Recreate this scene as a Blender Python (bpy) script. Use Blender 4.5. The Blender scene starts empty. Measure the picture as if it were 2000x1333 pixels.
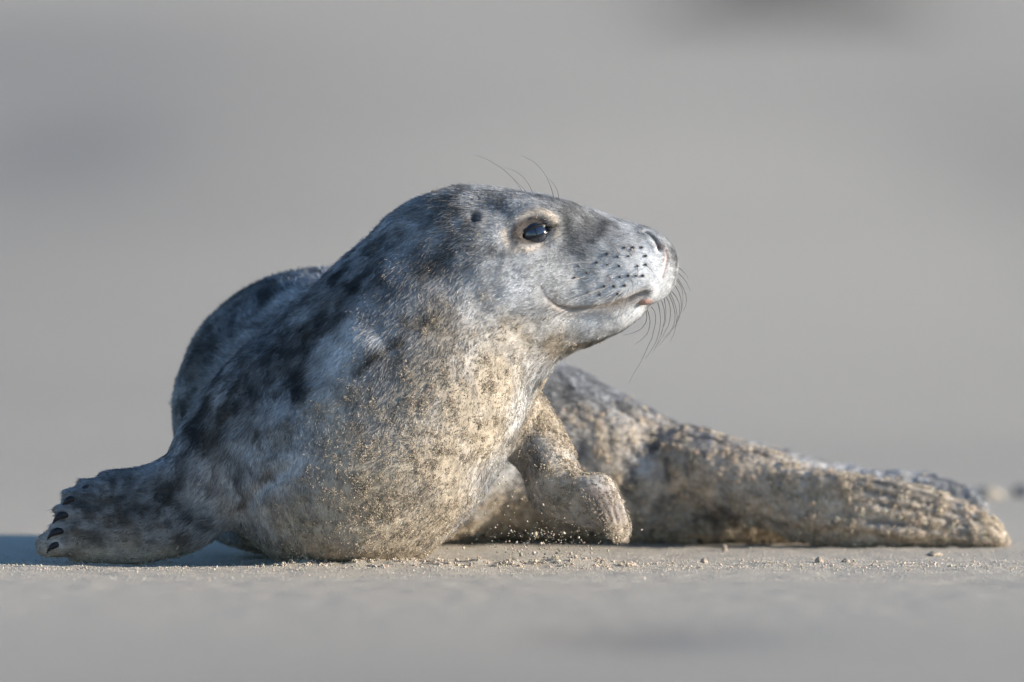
import bpy, bmesh, math, random
import numpy as np
from mathutils import Vector, Matrix
from mathutils.bvhtree import BVHTree

QUICK = False
rng = np.random.default_rng(7)
random.seed(7)
scene = bpy.context.scene
col = scene.collection

# ------------------------------------------------------------------ camera
CAM_D, CAM_H = 16.667, 0.70
PITCH = math.atan(CAM_H / CAM_D) - math.atan(433.5 * 0.0005 / CAM_D)
cam = bpy.data.cameras.new('camera')
cam.lens, cam.sensor_width = 600.0, 36.0
cam.clip_start, cam.clip_end = 0.5, 20000.0
cam.dof.use_dof = True
cam.dof.focus_distance = CAM_D - 0.06
cam.dof.aperture_fstop = 4.0
cam.dof.aperture_blades = 0
cam_o = bpy.data.objects.new('camera', cam)
cam_o.location = (0.0, -CAM_D, CAM_H)
cam_o.rotation_euler = (math.pi / 2 - PITCH, 0, 0)
col.objects.link(cam_o)
scene.camera = cam_o

# ------------------------------------------------------------------ sky + sun
SUN_EL = math.radians(16)
SUN_AZ = math.radians(12)          # degrees the sun stands towards the viewer from the +X axis
sun_dir = Vector((math.cos(SUN_EL) * math.cos(SUN_AZ), -math.cos(SUN_EL) * math.sin(SUN_AZ), math.sin(SUN_EL)))
world = bpy.data.worlds.new('World')
scene.world = world
world.use_nodes = True
nt = world.node_tree
bg = nt.nodes['Background']
sky = nt.nodes.new('ShaderNodeTexSky')
sky.sky_type = 'NISHITA'
sky.sun_disc = False
sky.sun_elevation = SUN_EL
sky.sun_rotation = math.atan2(sun_dir.x, sun_dir.y)
sky.air_density, sky.dust_density, sky.ozone_density = 1.0, 0.0, 4.2
nt.links.new(sky.outputs[0], bg.inputs[0])
bg.inputs[1].default_value = 0.122
sl = bpy.data.lights.new('sun', 'SUN')
sl.energy, sl.angle, sl.color = 5.0, math.radians(0.6), (1.0, 0.915, 0.79)
sun_o = bpy.data.objects.new('sun', sl)
sun_o.rotation_euler = sun_dir.to_track_quat('Z', 'Y').to_euler()
sun_o.location = (4, -2, 4)
col.objects.link(sun_o)
vs = scene.view_settings
vs.view_transform, vs.look, vs.gamma, vs.exposure = 'Standard', 'None', 1.0, 0.92
vs.use_curve_mapping = False
scene.render.engine = 'CYCLES'
scene.cycles.use_denoising = True
scene.cycles.max_bounces = 8
scene.cycles.diffuse_bounces = 3
scene.cycles.glossy_bounces = 3
scene.cycles.transparent_max_bounces = 6

# ------------------------------------------------------------------ helpers
U = 0.0005                                   # metres per photograph pixel at the seal


def ray(px, py):
    x, y = (px - 1000) / 2000 * 0.06, (666.5 - py) / 2000 * 0.06
    c, s = math.cos(PITCH), math.sin(PITCH)
    return np.array([x, c + y * s, y * c - s])


def W(px, py, Y=0.0):
    """world point seen at (px, py) at depth Y, Y in units of 0.5 mm behind the seal's chest"""
    d = ray(px, py)
    o = np.array([0.0, -CAM_D, CAM_H])
    return o + d * ((Y * U + CAM_D) / d[1])


def _hash(ix, iy, iz, seed):
    h = (ix.astype(np.uint32) * np.uint32(374761393) + iy.astype(np.uint32) * np.uint32(668265263)
         + iz.astype(np.uint32) * np.uint32(2147483647) + np.uint32((seed * 974634777) & 0xffffffff))
    h = (h ^ (h >> np.uint32(13))) * np.uint32(1274126177)
    h = h ^ (h >> np.uint32(16))
    return (h & np.uint32(0xffff)).astype(np.float32) / 65535.0


def vnoise(P, freq, seed=0):
    q = np.asarray(P, dtype=np.float64) * freq + 1000.0
    i = np.floor(q).astype(np.int64)
    f = (q - i).astype(np.float32)
    f = f * f * (3 - 2 * f)
    out = 0
    for dx in (0, 1):
        wx = f[..., 0] if dx else 1 - f[..., 0]
        for dy in (0, 1):
            wy = f[..., 1] if dy else 1 - f[..., 1]
            for dz in (0, 1):
                wz = f[..., 2] if dz else 1 - f[..., 2]
                out = out + wx * wy * wz * _hash(i[..., 0] + dx, i[..., 1] + dy, i[..., 2] + dz, seed)
    return out * 2 - 1


def fbm(P, freq, octv=3, seed=0):
    a, s, t = 1.0, 0.0, 0.0
    for k in range(octv):
        s = s + a * vnoise(P, freq * 2 ** k, seed + k * 17)
        t += a
        a *= 0.5
    return s / t


def sstep(x, a, b):
    t = np.clip((x - a) / (b - a), 0, 1)
    return t * t * (3 - 2 * t)


def nrm(v):
    return v / np.maximum(np.linalg.norm(v, axis=-1, keepdims=True), 1e-9)


def mesh_obj(name, verts, faces, mat, parent=None, smooth=True):
    me = bpy.data.meshes.new(name)
    me.from_pydata([tuple(v) for v in verts], [], [tuple(f) for f in faces])
    if smooth:
        me.polygons.foreach_set('use_smooth', [True] * len(me.polygons))
    me.update()
    o = bpy.data.objects.new(name, me)
    if mat:
        me.materials.append(mat)
    col.objects.link(o)
    if parent:
        o.parent = parent
    return o


def fast_mesh(name, V, F, mat, parent=None, smooth=True):
    """V (n,3), F (m,k) arrays of one polygon size"""
    me = bpy.data.meshes.new(name)
    k = F.shape[1]
    me.vertices.add(len(V))
    me.vertices.foreach_set('co', np.asarray(V, dtype=np.float32).ravel())
    me.loops.add(F.size)
    me.loops.foreach_set('vertex_index', F.astype(np.int32).ravel())
    me.polygons.add(len(F))
    me.polygons.foreach_set('loop_start', (np.arange(len(F)) * k).astype(np.int32))
    me.polygons.foreach_set('use_smooth', np.full(len(F), smooth))
    me.update(calc_edges=True)
    if mat:
        me.materials.append(mat)
    o = bpy.data.objects.new(name, me)
    col.objects.link(o)
    if parent:
        o.parent = parent
    return o


def tag(o, label=None, cat=None, group=None, kind=None):
    if label: o['label'] = label
    if cat: o['category'] = cat
    if group: o['group'] = group
    if kind: o['kind'] = kind
    return o


def new_mat(name):
    m = bpy.data.materials.new(name)
    m.use_nodes = True
    return m, m.node_tree, m.node_tree.nodes['Principled BSDF']


def N(t, kind, **kw):
    n = t.nodes.new(kind)
    for k, v in kw.items():
        setattr(n, k, v)
    return n


def plain(name, rgb, rough=0.6, spec=0.3, coat=0.0, noise=None):
    m, t, b = new_mat(name)
    b.inputs['Base Color'].default_value = (*rgb, 1)
    b.inputs['Roughness'].default_value = rough
    b.inputs['Specular IOR Level'].default_value = spec
    b.inputs['Coat Weight'].default_value = coat
    if noise:
        sc, amt = noise
        tc = N(t, 'ShaderNodeTexCoord'); nz = N(t, 'ShaderNodeTexNoise')
        nz.inputs['Scale'].default_value = sc
        nz.inputs['Detail'].default_value = 5
        t.links.new(tc.outputs['Object'], nz.inputs['Vector'])
        hs = N(t, 'ShaderNodeMixRGB', blend_type='MULTIPLY')
        hs.inputs[0].default_value = 1
        hs.inputs[1].default_value = (*rgb, 1)
        rp = N(t, 'ShaderNodeMapRange')
        rp.inputs['From Min'].default_value, rp.inputs['From Max'].default_value = .3, .7
        rp.inputs['To Min'].default_value, rp.inputs['To Max'].default_value = 1 - amt, 1 + amt
        t.links.new(nz.outputs['Fac'], rp.inputs['Value'])
        t.links.new(rp.outputs[0], hs.inputs[2])
        t.links.new(hs.outputs[0], b.inputs['Base Color'])
        bp = N(t, 'ShaderNodeBump')
        bp.inputs['Strength'].default_value = .4
        bp.inputs['Distance'].default_value = .002
        t.links.new(nz.outputs['Fac'], bp.inputs['Height'])
        t.links.new(bp.outputs[0], b.inputs['Normal'])
    return m


def attr_mat(name, attr, rough=0.7, spec=0.2, sheen=0.0):
    m, t, b = new_mat(name)
    a = N(t, 'ShaderNodeAttribute')
    a.attribute_name = attr
    t.links.new(a.outputs['Color'], b.inputs['Base Color'])
    b.inputs['Roughness'].default_value = rough
    b.inputs['Specular IOR Level'].default_value = spec
    b.inputs['Sheen Weight'].default_value = sheen
    return m


# ------------------------------------------------------------------ ground: one sheet of beach sand to the horizon
def sand_material():
    m, t, b = new_mat('beach_sand')
    L = t.links.new
    tc = N(t, 'ShaderNodeTexCoord')
    # dry / damp areas with shapes of their own, metres wide
    big = N(t, 'ShaderNodeTexNoise'); big.inputs['Scale'].default_value = 0.16; big.inputs['Detail'].default_value = 3
    mp = N(t, 'ShaderNodeMapping'); mp.inputs['Scale'].default_value = (1.0, 0.35, 1.0); mp.inputs['Location'].default_value = (3.1, 7.7, 0)
    L(tc.outputs['Object'], mp.inputs['Vector']); L(mp.outputs[0], big.inputs['Vector'])
    dampf = N(t, 'ShaderNodeMapRange'); dampf.inputs['From Min'].default_value = .38; dampf.inputs['From Max'].default_value = .66
    L(big.outputs['Fac'], dampf.inputs['Value'])
    at = N(t, 'ShaderNodeAttribute'); at.attribute_name = 'damp'
    mx0 = N(t, 'ShaderNodeMath', operation='MULTIPLY'); mx0.inputs[1].default_value = .30
    L(dampf.outputs[0], mx0.inputs[0])
    mx = N(t, 'ShaderNodeMath', operation='ADD', use_clamp=True)
    L(mx0.outputs[0], mx.inputs[0]); L(at.outputs['Fac'], mx.inputs[1])
    mid = N(t, 'ShaderNodeTexNoise'); mid.inputs['Scale'].default_value = 14; mid.inputs['Detail'].default_value = 4
    L(tc.outputs['Object'], mid.inputs['Vector'])
    grain = N(t, 'ShaderNodeTexNoise'); grain.inputs['Scale'].default_value = 900; grain.inputs['Detail'].default_value = 2
    L(tc.outputs['Object'], grain.inputs['Vector'])
    gr = N(t, 'ShaderNodeValToRGB')
    e = gr.color_ramp.elements
    e[0].position, e[0].color = .30, (.27, .236, .188, 1)
    e[1].position, e[1].color = .72, (.66, .582, .47, 1)
    L(grain.outputs['Fac'], gr.inputs[0])
    c1 = N(t, 'ShaderNodeMixRGB'); c1.inputs[2].default_value = (.418, .365, .29, 1)
    mr = N(t, 'ShaderNodeMapRange'); mr.inputs['From Min'].default_value = .35; mr.inputs['From Max'].default_value = .75; mr.inputs['To Max'].default_value = .5
    L(mid.outputs['Fac'], mr.inputs['Value']); L(mr.outputs[0], c1.inputs[0]); L(gr.outputs[0], c1.inputs[1])
    c2 = N(t, 'ShaderNodeMixRGB', blend_type='MULTIPLY'); c2.inputs[2].default_value = (.53, .505, .475, 1)
    L(mx.outputs[0], c2.inputs[0]); L(c1.outputs[0], c2.inputs[1])
    L(c2.outputs[0], b.inputs['Base Color'])
    ro = N(t, 'ShaderNodeMapRange'); ro.inputs['To Min'].default_value = .75; ro.inputs['To Max'].default_value = .5
    L(mx.outputs[0], ro.inputs['Value']); L(ro.outputs[0], b.inputs['Roughness'])
    b.inputs['Specular IOR Level'].default_value = .35
    bp = N(t, 'ShaderNodeBump'); bp.inputs['Strength'].default_value = .9; bp.inputs['Distance'].default_value = .002
    L(grain.outputs['Fac'], bp.inputs['Height']); L(bp.outputs[0], b.inputs['Normal'])
    return m


M_SAND = sand_material()
M_GRAIN = None


def axis(lo, hi, step, far, g=1.16):
    a = list(np.arange(lo, hi + step / 2, step))
    d, x = step, a[-1]
    while x < far:
        d *= g; x += d; a.append(x)
    d, x = step, a[0]
    pre = []
    while x > -far:
        d *= g; x -= d; pre.append(x)
    return np.array(pre[::-1] + a)


def ground_z(X, Y):
    P = np.stack([X, Y, np.zeros_like(X)], -1)
    near = np.exp(-((X / 1.3) ** 2 + (Y / 1.2) ** 2))
    z = 0.0035 * fbm(P, 7, 3, 3) * near + 0.0020 * fbm(P, 45, 2, 5) * near
    far = np.clip((np.hypot(X, Y) - 3) / 30, 0, 1)
    z = z + 0.10 * far * fbm(P, .11, 2, 9)
    # low rim of sand pushed up in front of the chest
    xc = np.interp(X, [-.26, -.1, .02, .12], [-.055, -.06, -.045, -.03])
    w = sstep(X, -.27, -.16) * (1 - sstep(X, .06, .13))
    z = z + w * np.exp(-((Y - xc + .012) / .018) ** 2) * (.0065 + .005 * fbm(P, 60, 3, 21))
    # shallow scrape in the near sand
    z = z - .006 * np.exp(-((X - .12) / .14) ** 2 - ((Y + 1.5) / .35) ** 2)
    return z


gx, gy = axis(-.8, .8, .006, 4000), axis(-.6, .75, .006, 6000)
GX, GY = np.meshgrid(gx, gy, indexing='ij')
GZ = ground_z(GX, GY)
nx, ny = GX.shape
ii, jj = np.meshgrid(np.arange(nx - 1), np.arange(ny - 1), indexing='ij')
F = np.stack([ii * ny + jj, (ii + 1) * ny + jj, (ii + 1) * ny + jj + 1, ii * ny + jj + 1], -1).reshape(-1, 4)
ground = fast_mesh('beach_ground', np.stack([GX, GY, GZ], -1).reshape(-1, 3), F, M_SAND)
tag(ground, 'smooth grey beige sand beach reaching far behind the seal', 'beach', kind='structure')
# damp patches: (x, y, sx, sy, amount)
DAMP = [(.115, -1.55, .10, .30, .5), (-.10, -2.6, .35, .5, .15), (-1.03, 22.5, .22, 3.2, .6), (-.95, 17, .6, 10, .38), (-1.8, 45, 1.2, 16, .55),
        (1.25, 20, .40, 9, .35), (1.6, 40, .7, 8, .25), (.75, 60, .5, 8, .35), (.6, 3.0, 1.2, .8, .12), (-.5, 5.0, .8, 1.2, .12), (.45, 16, .55, 12, -.25), (.1, 6, .6, 3, -.08)]
dm = (.17 * sstep(np.hypot(GX.ravel(), GY.ravel()), .5, 2.0)).astype(np.float32)
gxf, gyf = GX.ravel(), GY.ravel()
for x, y, sx, sy, a in DAMP:
    dm += a * np.exp(-((gxf - x) / sx) ** 2 - ((gyf - y) / sy) ** 2)
at = ground.data.attributes.new('damp', 'FLOAT', 'POINT')
at.data.foreach_set('value', np.clip(dm, 0, 1))

# ------------------------------------------------------------------ seal body: one continuous surface from a blended distance field
VOX = 0.005
lo = np.array([-.53, -.22, -.03])
hi = np.array([.56, .68, .42])
dims = np.ceil((hi - lo) / VOX).astype(int) + 1
ax = [lo[k] + np.arange(dims[k]) * VOX for k in range(3)]
UP = np.array([0., 0., 1.])


def catmull(K, n):
    K = np.asarray(K, float)
    P = np.vstack([2 * K[0] - K[1], K, 2 * K[-1] - K[-2]])
    out = []
    for i in range(1, len(P) - 2):
        for t in np.linspace(0, 1, n, endpoint=False):
            a, b, c, d = P[i - 1], P[i], P[i + 1], P[i + 2]
            out.append(.5 * (2 * b + (c - a) * t + (2 * a - 5 * b + 4 * c - d) * t * t + (3 * b - a - 3 * c + d) * t ** 3))
    out.append(P[-2])
    return np.array(out)


class Tube:
    """stations (px, py, Y, half-width, half-height) in photograph pixels; flow = +1 if hair runs along the stations"""
    def __init__(s, st, n=6, up=(0, 0, 1), flow=1):
        K = np.array([[*W(a, b, Y), ru * U, rv * U] for a, b, Y, ru, rv in st])
        D = catmull(K, n)
        s.C, s.R = D[:, :3], np.maximum(D[:, 3:], .002)
        up = np.array(up, float)
        s.seg = []
        for i in range(len(s.C) - 1):
            t = nrm(s.C[i + 1] - s.C[i])
            u = nrm(np.cross(t, up)); v = np.cross(u, t)
            s.seg.append((s.C[i], s.C[i + 1], s.R[i], s.R[i + 1], t, u, v))
        s.flow = flow

    def segd(s, P, sg):
        a, b, ra, rb, t, u, v = [x.astype(P.dtype) for x in sg]
        ab = b - a
        q0 = P - a
        h = np.clip((q0 @ ab) / (ab @ ab), 0, 1)
        q = q0 - h[..., None] * ab
        r = ra + (rb - ra) * h[..., None]
        rt = np.minimum(r[..., 0], r[..., 1])
        x, y, w = q @ u, q @ v, q @ t
        k0 = np.sqrt((x / r[..., 0]) ** 2 + (y / r[..., 1]) ** 2 + (w / rt) ** 2)
        k1 = np.sqrt((x / r[..., 0] ** 2) ** 2 + (y / r[..., 1] ** 2) ** 2 + (w / rt ** 2) ** 2)
        return np.where(k1 < 1e-6, -rt, k0 * (k0 - 1) / np.maximum(k1, 1e-6))

    def grid(s, margin=.07):
        D = np.full(dims, .25, dtype=np.float32)
        for sg in s.seg:
            m = max(sg[2].max(), sg[3].max()) + margin
            a = np.minimum(sg[0], sg[1]) - m
            b = np.maximum(sg[0], sg[1]) + m
            i0 = np.clip(np.floor((a - lo) / VOX).astype(int), 0, dims)
            i1 = np.clip(np.ceil((b - lo) / VOX).astype(int) + 1, 0, dims)
            if (i1 <= i0).any():
                continue
            G = np.stack(np.meshgrid(*[ax[k][i0[k]:i1[k]].astype(np.float32) for k in range(3)], indexing='ij'), -1)
            sl_ = tuple(slice(i0[k], i1[k]) for k in range(3))
            D[sl_] = np.minimum(D[sl_], s.segd(G, sg))
        return D

    def at(s, P):
        best = np.full(len(P), 1e3); T = np.zeros((len(P), 3))
        for sg in s.seg:
            d = s.segd(P, sg)
            m = d < best
            best[m] = d[m]; T[m] = sg[4] * s.flow
        return best, T


def blob(px, py, Y, rx, ry, rz, rot=0.0, flow=(0, 0, -1)):
    """ellipsoid; rot turns it in the picture plane"""
    c = W(px, py, Y)
    t = Tube.__new__(Tube)
    co, si = math.cos(rot), math.sin(rot)
    e = .0005
    t.C = np.array([c, c + [e, 0, 0]])
    t.R = None
    t.flow = 1
    R = np.array([rx, ry, rz]) * U
    A = np.array([[co, 0, si], [0, 1, 0], [-si, 0, co]])
    fl = nrm(np.array(flow, float))

    def segd(P, sg):
        q = (P - c) @ A.T
        k0 = np.sqrt(((q / R) ** 2).sum(-1)); k1 = np.sqrt(((q / R ** 2) ** 2).sum(-1))
        return np.where(k1 < 1e-6, -R.min(), k0 * (k0 - 1) / np.maximum(k1, 1e-6))
    t.segd = segd
    t.seg = [(c, c, np.array([R.max()] * 2), np.array([R.max()] * 2), fl)]
    return t


def smin(a, b, k):
    h = np.maximum(k - np.abs(a - b), 0) / k
    return np.minimum(a, b) - h * h * k * .25


prims = []


def add(D, p, k):
    prims.append(p)
    g = p.grid()
    return g if D is None else smin(D, g, k)


BODY = None
# trunk: chest -> waist behind the shoulder -> hump -> hips -> root of the tail
BODY = add(BODY, Tube([(700, 880, 60, 215, 205), (715, 890, 240, 208, 190), (617, 806, 450, 285, 273), (692, 812, 740, 282, 268),
                       (880, 840, 930, 235, 236), (1050, 880, 940, 190, 184), (1180, 915, 900, 152, 152), (1300, 944, 890, 114, 122),
                       (1420, 962, 890, 92, 106), (1540, 982, 890, 74, 90), (1640, 998, 880, 50, 74)], 6), .05)
# chest keel and breast
BODY = add(BODY, blob(680, 905, -20, 262, 218, 190, 0.1), .03)
BODY = add(BODY, blob(795, 832, -25, 168, 195, 215, -.62), .03)
BODY = add(BODY, blob(905, 740, 0, 118, 125, 80, -.3), .06)
BODY = add(BODY, blob(575, 1022, 320, 175, 190, 66), .03)
# neck
BODY = add(BODY, Tube([(720, 850, 0, 215, 232), (775, 740, 0, 208, 240), (828, 640, 10, 190, 210), (880, 560, 15, 165, 172), (925, 525, 10, 150, 160)],
                      5, up=(.9, 0, .5), flow=-1), .04)
BODY = add(BODY, Tube([(770, 652, 60, 115, 120), (700, 662, 250, 125, 116), (650, 685, 430, 140, 132)], 5), .05)
BODY = add(BODY, blob(672, 1035, 10, 150, 185, 66), .04)
# skull and upper muzzle
BODY = add(BODY, Tube([(868, 535, 25, 140, 158), (925, 522, 15, 150, 158), (1000, 517, 3, 146, 146), (1060, 508, -8, 130, 125), (1120, 500, -22, 110, 103),
                       (1180, 507, -36, 94, 90), (1230, 511, -48, 80, 77), (1265, 517, -56, 62, 70), (1286, 521, -62, 27, 50)], 5, flow=-1), .02)
# lower jaw and throat
BODY = add(BODY, Tube([(880, 615, 10, 135, 118), (970, 628, 0, 122, 108), (1045, 640, -10, 100, 76)], 4, flow=-1), .045)
BODY = add(BODY, Tube([(900, 610, 10, 130, 115), (1000, 615, 0, 118, 102), (1080, 632, -14, 92, 68), (1150, 628, -28, 74, 49), (1205, 615, -40, 58, 37),
                       (1240, 601, -48, 40, 25), (1252, 595, -50, 26, 15)], 5, flow=-1), .008)
# whisker pads, brows, cheek
BODY = add(BODY, blob(1195, 530, -84, 95, 34, 58, .05, (-1, 0, 0)), .03)
BODY = add(BODY, blob(1205, 527, 4, 95, 34, 58, .05, (-1, 0, 0)), .03)
BODY = add(BODY, blob(1274, 543, -68, 36, 32, 45, .0, (-1, 0, 0)), .012)
BODY = add(BODY, blob(1050, 418, -84, 60, 36, 26, -.12, (-1, 0, 0)), .035)
BODY = add(BODY, blob(1050, 418, 72, 60, 36, 26, -.12, (-1, 0, 0)), .035)
BODY = add(BODY, blob(985, 540, -95, 100, 50, 80, .0, (-1, 0, .1)), .03)
for sd in (-1, 1):
    BODY = add(BODY, Tube([(1078, 565, -13 + sd * 84, 24, 26), (1120, 574, -22 + sd * 74, 25, 26), (1165, 573, -33 + sd * 62, 25, 26), (1210, 563, -43 + sd * 50, 24, 25), (1250, 550, -52 + sd * 34, 22, 24)], 4, flow=-1), .016)
# seal's right shoulder and fore flipper, at the left of the picture
BODY = add(BODY, Tube([(620, 735, 20, 120, 140), (525, 815, -10, 115, 142), (435, 895, -30, 92, 112), (375, 960, -45, 62, 92), (325, 1000, -50, 52, 88)],
                      5, up=(.5, 0, .9)), .04)
PAW = Tube([(370, 985, -50, 50, 84), (290, 1014, -60, 46, 90), (225, 1036, -64, 40, 74), (155, 1064, -66, 34, 42)], 5)
D_L = PAW.grid(); prims.append(PAW)
for sx, sy, tx, ty, r0, r1, Y in [(300, 950, 206, 932, 36, 19, -62), (270, 965, 162, 947, 30, 18, -76), (250, 985, 132, 967, 28, 18, -88), (240, 1008, 116, 998, 27, 18, -95),
                                  (230, 1034, 106, 1030, 25, 15, -93), (230, 1058, 97, 1064, 36, 30, -74)]:
    p = Tube([(sx, sy, Y + 14, r0, r0), ((sx + tx) / 2, (sy + ty) / 2 - 3, Y + 2, (r0 + r1) / 2, (r0 + r1) / 2), (tx, ty, Y, r1, r1)], 4)
    D_L = smin(D_L, p.grid(), .006); prims.append(p)
BODY = smin(BODY, D_L, .02)
# seal's left fore flipper, lifted, at the right of the chest
BODY = add(BODY, Tube([(930, 800, 130, 80, 85), (1005, 815, 95, 66, 68), (1053, 875, 62, 62, 60), (1085, 945, 25, 54, 54)], 5, up=(.9, 0, .4)), .022)
D_R = Tube([(1078, 955, 22, 48, 50), (1110, 970, 0, 42, 56), (1150, 982, -20, 36, 58), (1182, 1005, -30, 26, 44)], 5, up=(.3, -.7, .9))
prims.append(D_R); D_R = D_R.grid()
for tx, ty, r, Y in [(1228, 1048, 11, 36), (1224, 1060, 11, 24), (1214, 1067, 11, 12), (1202, 1064, 11, 2), (1188, 1054, 10, -4)]:
    Y -= 44
    p = Tube([(1160 + (tx - 1205) * .7, 956 + (1205 - tx) * .25, Y, 26, 26), (1190 + (tx - 1205) * .75, 1002, Y - 5, 19, 19), (tx, ty, Y, r * .7, r)], 4)
    D_R = smin(D_R, p.grid(), .005); prims.append(p)
BODY = smin(BODY, D_R, .012)
# hind flippers and stub tail
BODY = add(BODY, Tube([(1350, 905, 810, 72, 72), (1420, 928, 780, 66, 74), (1500, 958, 750, 58, 78), (1600, 990, 720, 50, 80), (1720, 1005, 700, 46, 72), (1830, 1018, 690, 42, 58),
                       (1910, 1038, 690, 34, 40), (1952, 1054, 690, 22, 22)], 5), .025)
for x2, y0, y1, y2 in [(1880, 928, 948, 990), (1918, 952, 972, 1012), (1948, 980, 1000, 1036), (1962, 1010, 1030, 1056)]:
    BODY = add(BODY, Tube([(1540, y0, 690, 14, 17), (1740, y1, 650, 14, 17), (x2, y2, 662, 11, 12)], 5), .005)
BODY = add(BODY, Tube([(1540, 935, 900, 45, 48), (1690, 957, 930, 34, 42), (1785, 957, 930, 30, 40), (1865, 972, 925, 26, 30), (1912, 990, 920, 15, 15)], 5), .01)
for x2, y0, y1, y2 in [(1900, 930, 935, 962), (1925, 950, 958, 984)]:
    BODY = add(BODY, Tube([(1640, y0, 900, 10, 14), (1770, y1, 898, 10, 14), (x2, y2, 902, 8, 10)], 5), .008)
BODY = add(BODY, Tube([(1400, 895, 860, 30, 26), (1480, 884, 855, 22, 18), (1548, 889, 850, 12, 9)], 4), .015)
BODY = BODY + .0 * BODY

import openvdb as vdb


def up2(A):
    """double the sampling of the field along every axis"""
    for k in range(3):
        A = np.moveaxis(A, k, 0)
        B = np.empty((2 * A.shape[0] - 1,) + A.shape[1:], np.float32)
        B[0::2] = A
        B[1::2] = .5 * (A[1:] + A[:-1])
        A = np.moveaxis(B, 0, k)
    return np.ascontiguousarray(A)


grid = vdb.FloatGrid(.25)
grid.copyFromArray(up2(BODY.astype(np.float32)))
bp_, bq_ = grid.convertToQuads(-.0022)
V0 = np.asarray(bp_, dtype=float) * (VOX / 2) + lo
Q0 = np.asarray(bq_, dtype=np.int64)
E = np.vstack([Q0[:, [0, 1]], Q0[:, [1, 2]], Q0[:, [2, 3]], Q0[:, [3, 0]]])
# keep the largest connected surface
lab = np.arange(len(V0))
while True:
    m = np.minimum(lab[E[:, 0]], lab[E[:, 1]])
    new = lab.copy()
    np.minimum.at(new, E[:, 0], m); np.minimum.at(new, E[:, 1], m)
    new = new[new]
    if (new == lab).all(): break
    lab = new
u_, c_ = np.unique(lab, return_counts=True)
keep = lab == u_[c_.argmax()]
remap = np.cumsum(keep) - 1
Q0 = remap[Q0[keep[Q0[:, 0]]]]
V0 = V0[keep]
E = np.vstack([Q0[:, [0, 1]], Q0[:, [1, 2]], Q0[:, [2, 3]], Q0[:, [3, 0]]])
cnt = np.bincount(E[:, 0], minlength=len(V0)) + np.bincount(E[:, 1], minlength=len(V0))
for _ in range(8):
    S = np.zeros_like(V0)
    for k in range(3):
        S[:, k] = np.bincount(E[:, 0], V0[E[:, 1], k], len(V0)) + np.bincount(E[:, 1], V0[E[:, 0], k], len(V0))
    V0 = .45 * V0 + .55 * S / cnt[:, None]
V0[:, 2] = np.maximum(V0[:, 2], -.004)
top = Q0[V0[Q0[:, 0], 2].argmax()]
if np.cross(V0[top[1]] - V0[top[0]], V0[top[2]] - V0[top[0]])[2] < 0:
    Q0 = Q0[:, ::-1]
tmp_o = fast_mesh('body', V0, Q0, None)
body_me = tmp_o.data
bpy.data.objects.remove(tmp_o)


def arrays(me):
    V = np.empty(len(me.vertices) * 3, np.float32); me.vertices.foreach_get('co', V)
    Nn = np.empty(len(me.vertices) * 3, np.float32); me.vertices.foreach_get('normal', Nn)
    return V.reshape(-1, 3).astype(float), Nn.reshape(-1, 3).astype(float)


# locally finer head
bm = bmesh.new(); bm.from_mesh(body_me)
hc = W(1150, 520, -40)
es = [e for e in bm.edges if all((v.co.x > -.03 and v.co.z > .20 and v.co.y < .12) for v in e.verts)]
bmesh.ops.subdivide_edges(bm, edges=es, cuts=1, use_grid_fill=True, smooth=0.0)
bm.to_mesh(body_me)
bvh0 = BVHTree.FromBMesh(bm); bm.free()


def hit(px, py, bvh=None):
    d = ray(px, py)
    r = (bvh or bvh0).ray_cast(Vector((0, -CAM_D, CAM_H)), Vector(d).normalized())
    if r[0] is None:
        return None, None
    return np.array(r[0]), np.array(r[1])


def hits(lst):
    out = []
    for a in lst:
        p, n = hit(a[0], a[1])
        if p is not None:
            out.append(p)
    return np.array(out)


# head frame for mirroring features across the snout's midplane
h0, h1 = W(925, 522, 15), W(1272, 517, -57)
hf = nrm((h1 - h0) * [1, 1, 0]); hl = np.array([-hf[1], hf[0], 0.0])   # forward, lateral (away from the viewer)


def mirror(P):
    P = np.asarray(P)
    return P - 2 * ((P - h0) @ hl)[..., None] * hl


def polydist(P, L):
    best = np.full(len(P), 1e3); tt = np.zeros(len(P))
    n = len(L) - 1
    for i in range(n):
        a, b = L[i], L[i + 1]
        ab = b - a
        h = np.clip(((P - a) @ ab) / max(ab @ ab, 1e-12), 0, 1)
        d = np.linalg.norm(P - a - h[:, None] * ab, axis=1)
        m = d < best
        best[m] = d[m]; tt[m] = (i + h[m]) / n
    return best, tt


MOUTH = hits([(1058, 562), (1070, 584), (1092, 598), (1120, 603), (1150, 602), (1180, 598), (1204, 592), (1228, 585), (1246, 577), (1262, 572)])
NOSTRIL = hits([(1262, 452), (1274, 460), (1283, 472), (1289, 487)])
PHIL = hits([(1300, 490), (1303, 505), (1299, 525), (1294, 540)])
FINGERS = [hits([(x0, 962), ((x0 + x1) / 2 + 4, 1005), (x1, y1)]) for x0, x1, y1 in [(1150, 1192, 1048), (1166, 1203, 1056), (1182, 1213, 1058), (1196, 1221, 1048)]]
FINGERS = [f for f in FINGERS if len(f) == 3]
CREASE = [hits(l) for l in ([(1600, 925), (1700, 940), (1800, 964), (1870, 985), (1930, 1010)], [(1690, 958), (1780, 975), (1860, 998), (1905, 1016)],
                            [(1720, 985), (1800, 1000), (1890, 1028)], [(1700, 1020), (1800, 1030), (1900, 1050)], [(1330, 850), (1400, 862), (1480, 885), (1540, 900)],
                            [(1400, 1000), (1480, 1010), (1560, 1035)])]
CREASE = [c for c in CREASE if len(c) > 1]
EYE, EYE_N = hit(1048, 453)
EAR, EAR_N = hit(928, 426)
eu = nrm(W(1078, 441, 0) - W(1020, 462, 0)); eu = nrm(eu - (eu @ EYE_N) * EYE_N)     # along the lid opening, towards the nose
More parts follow.
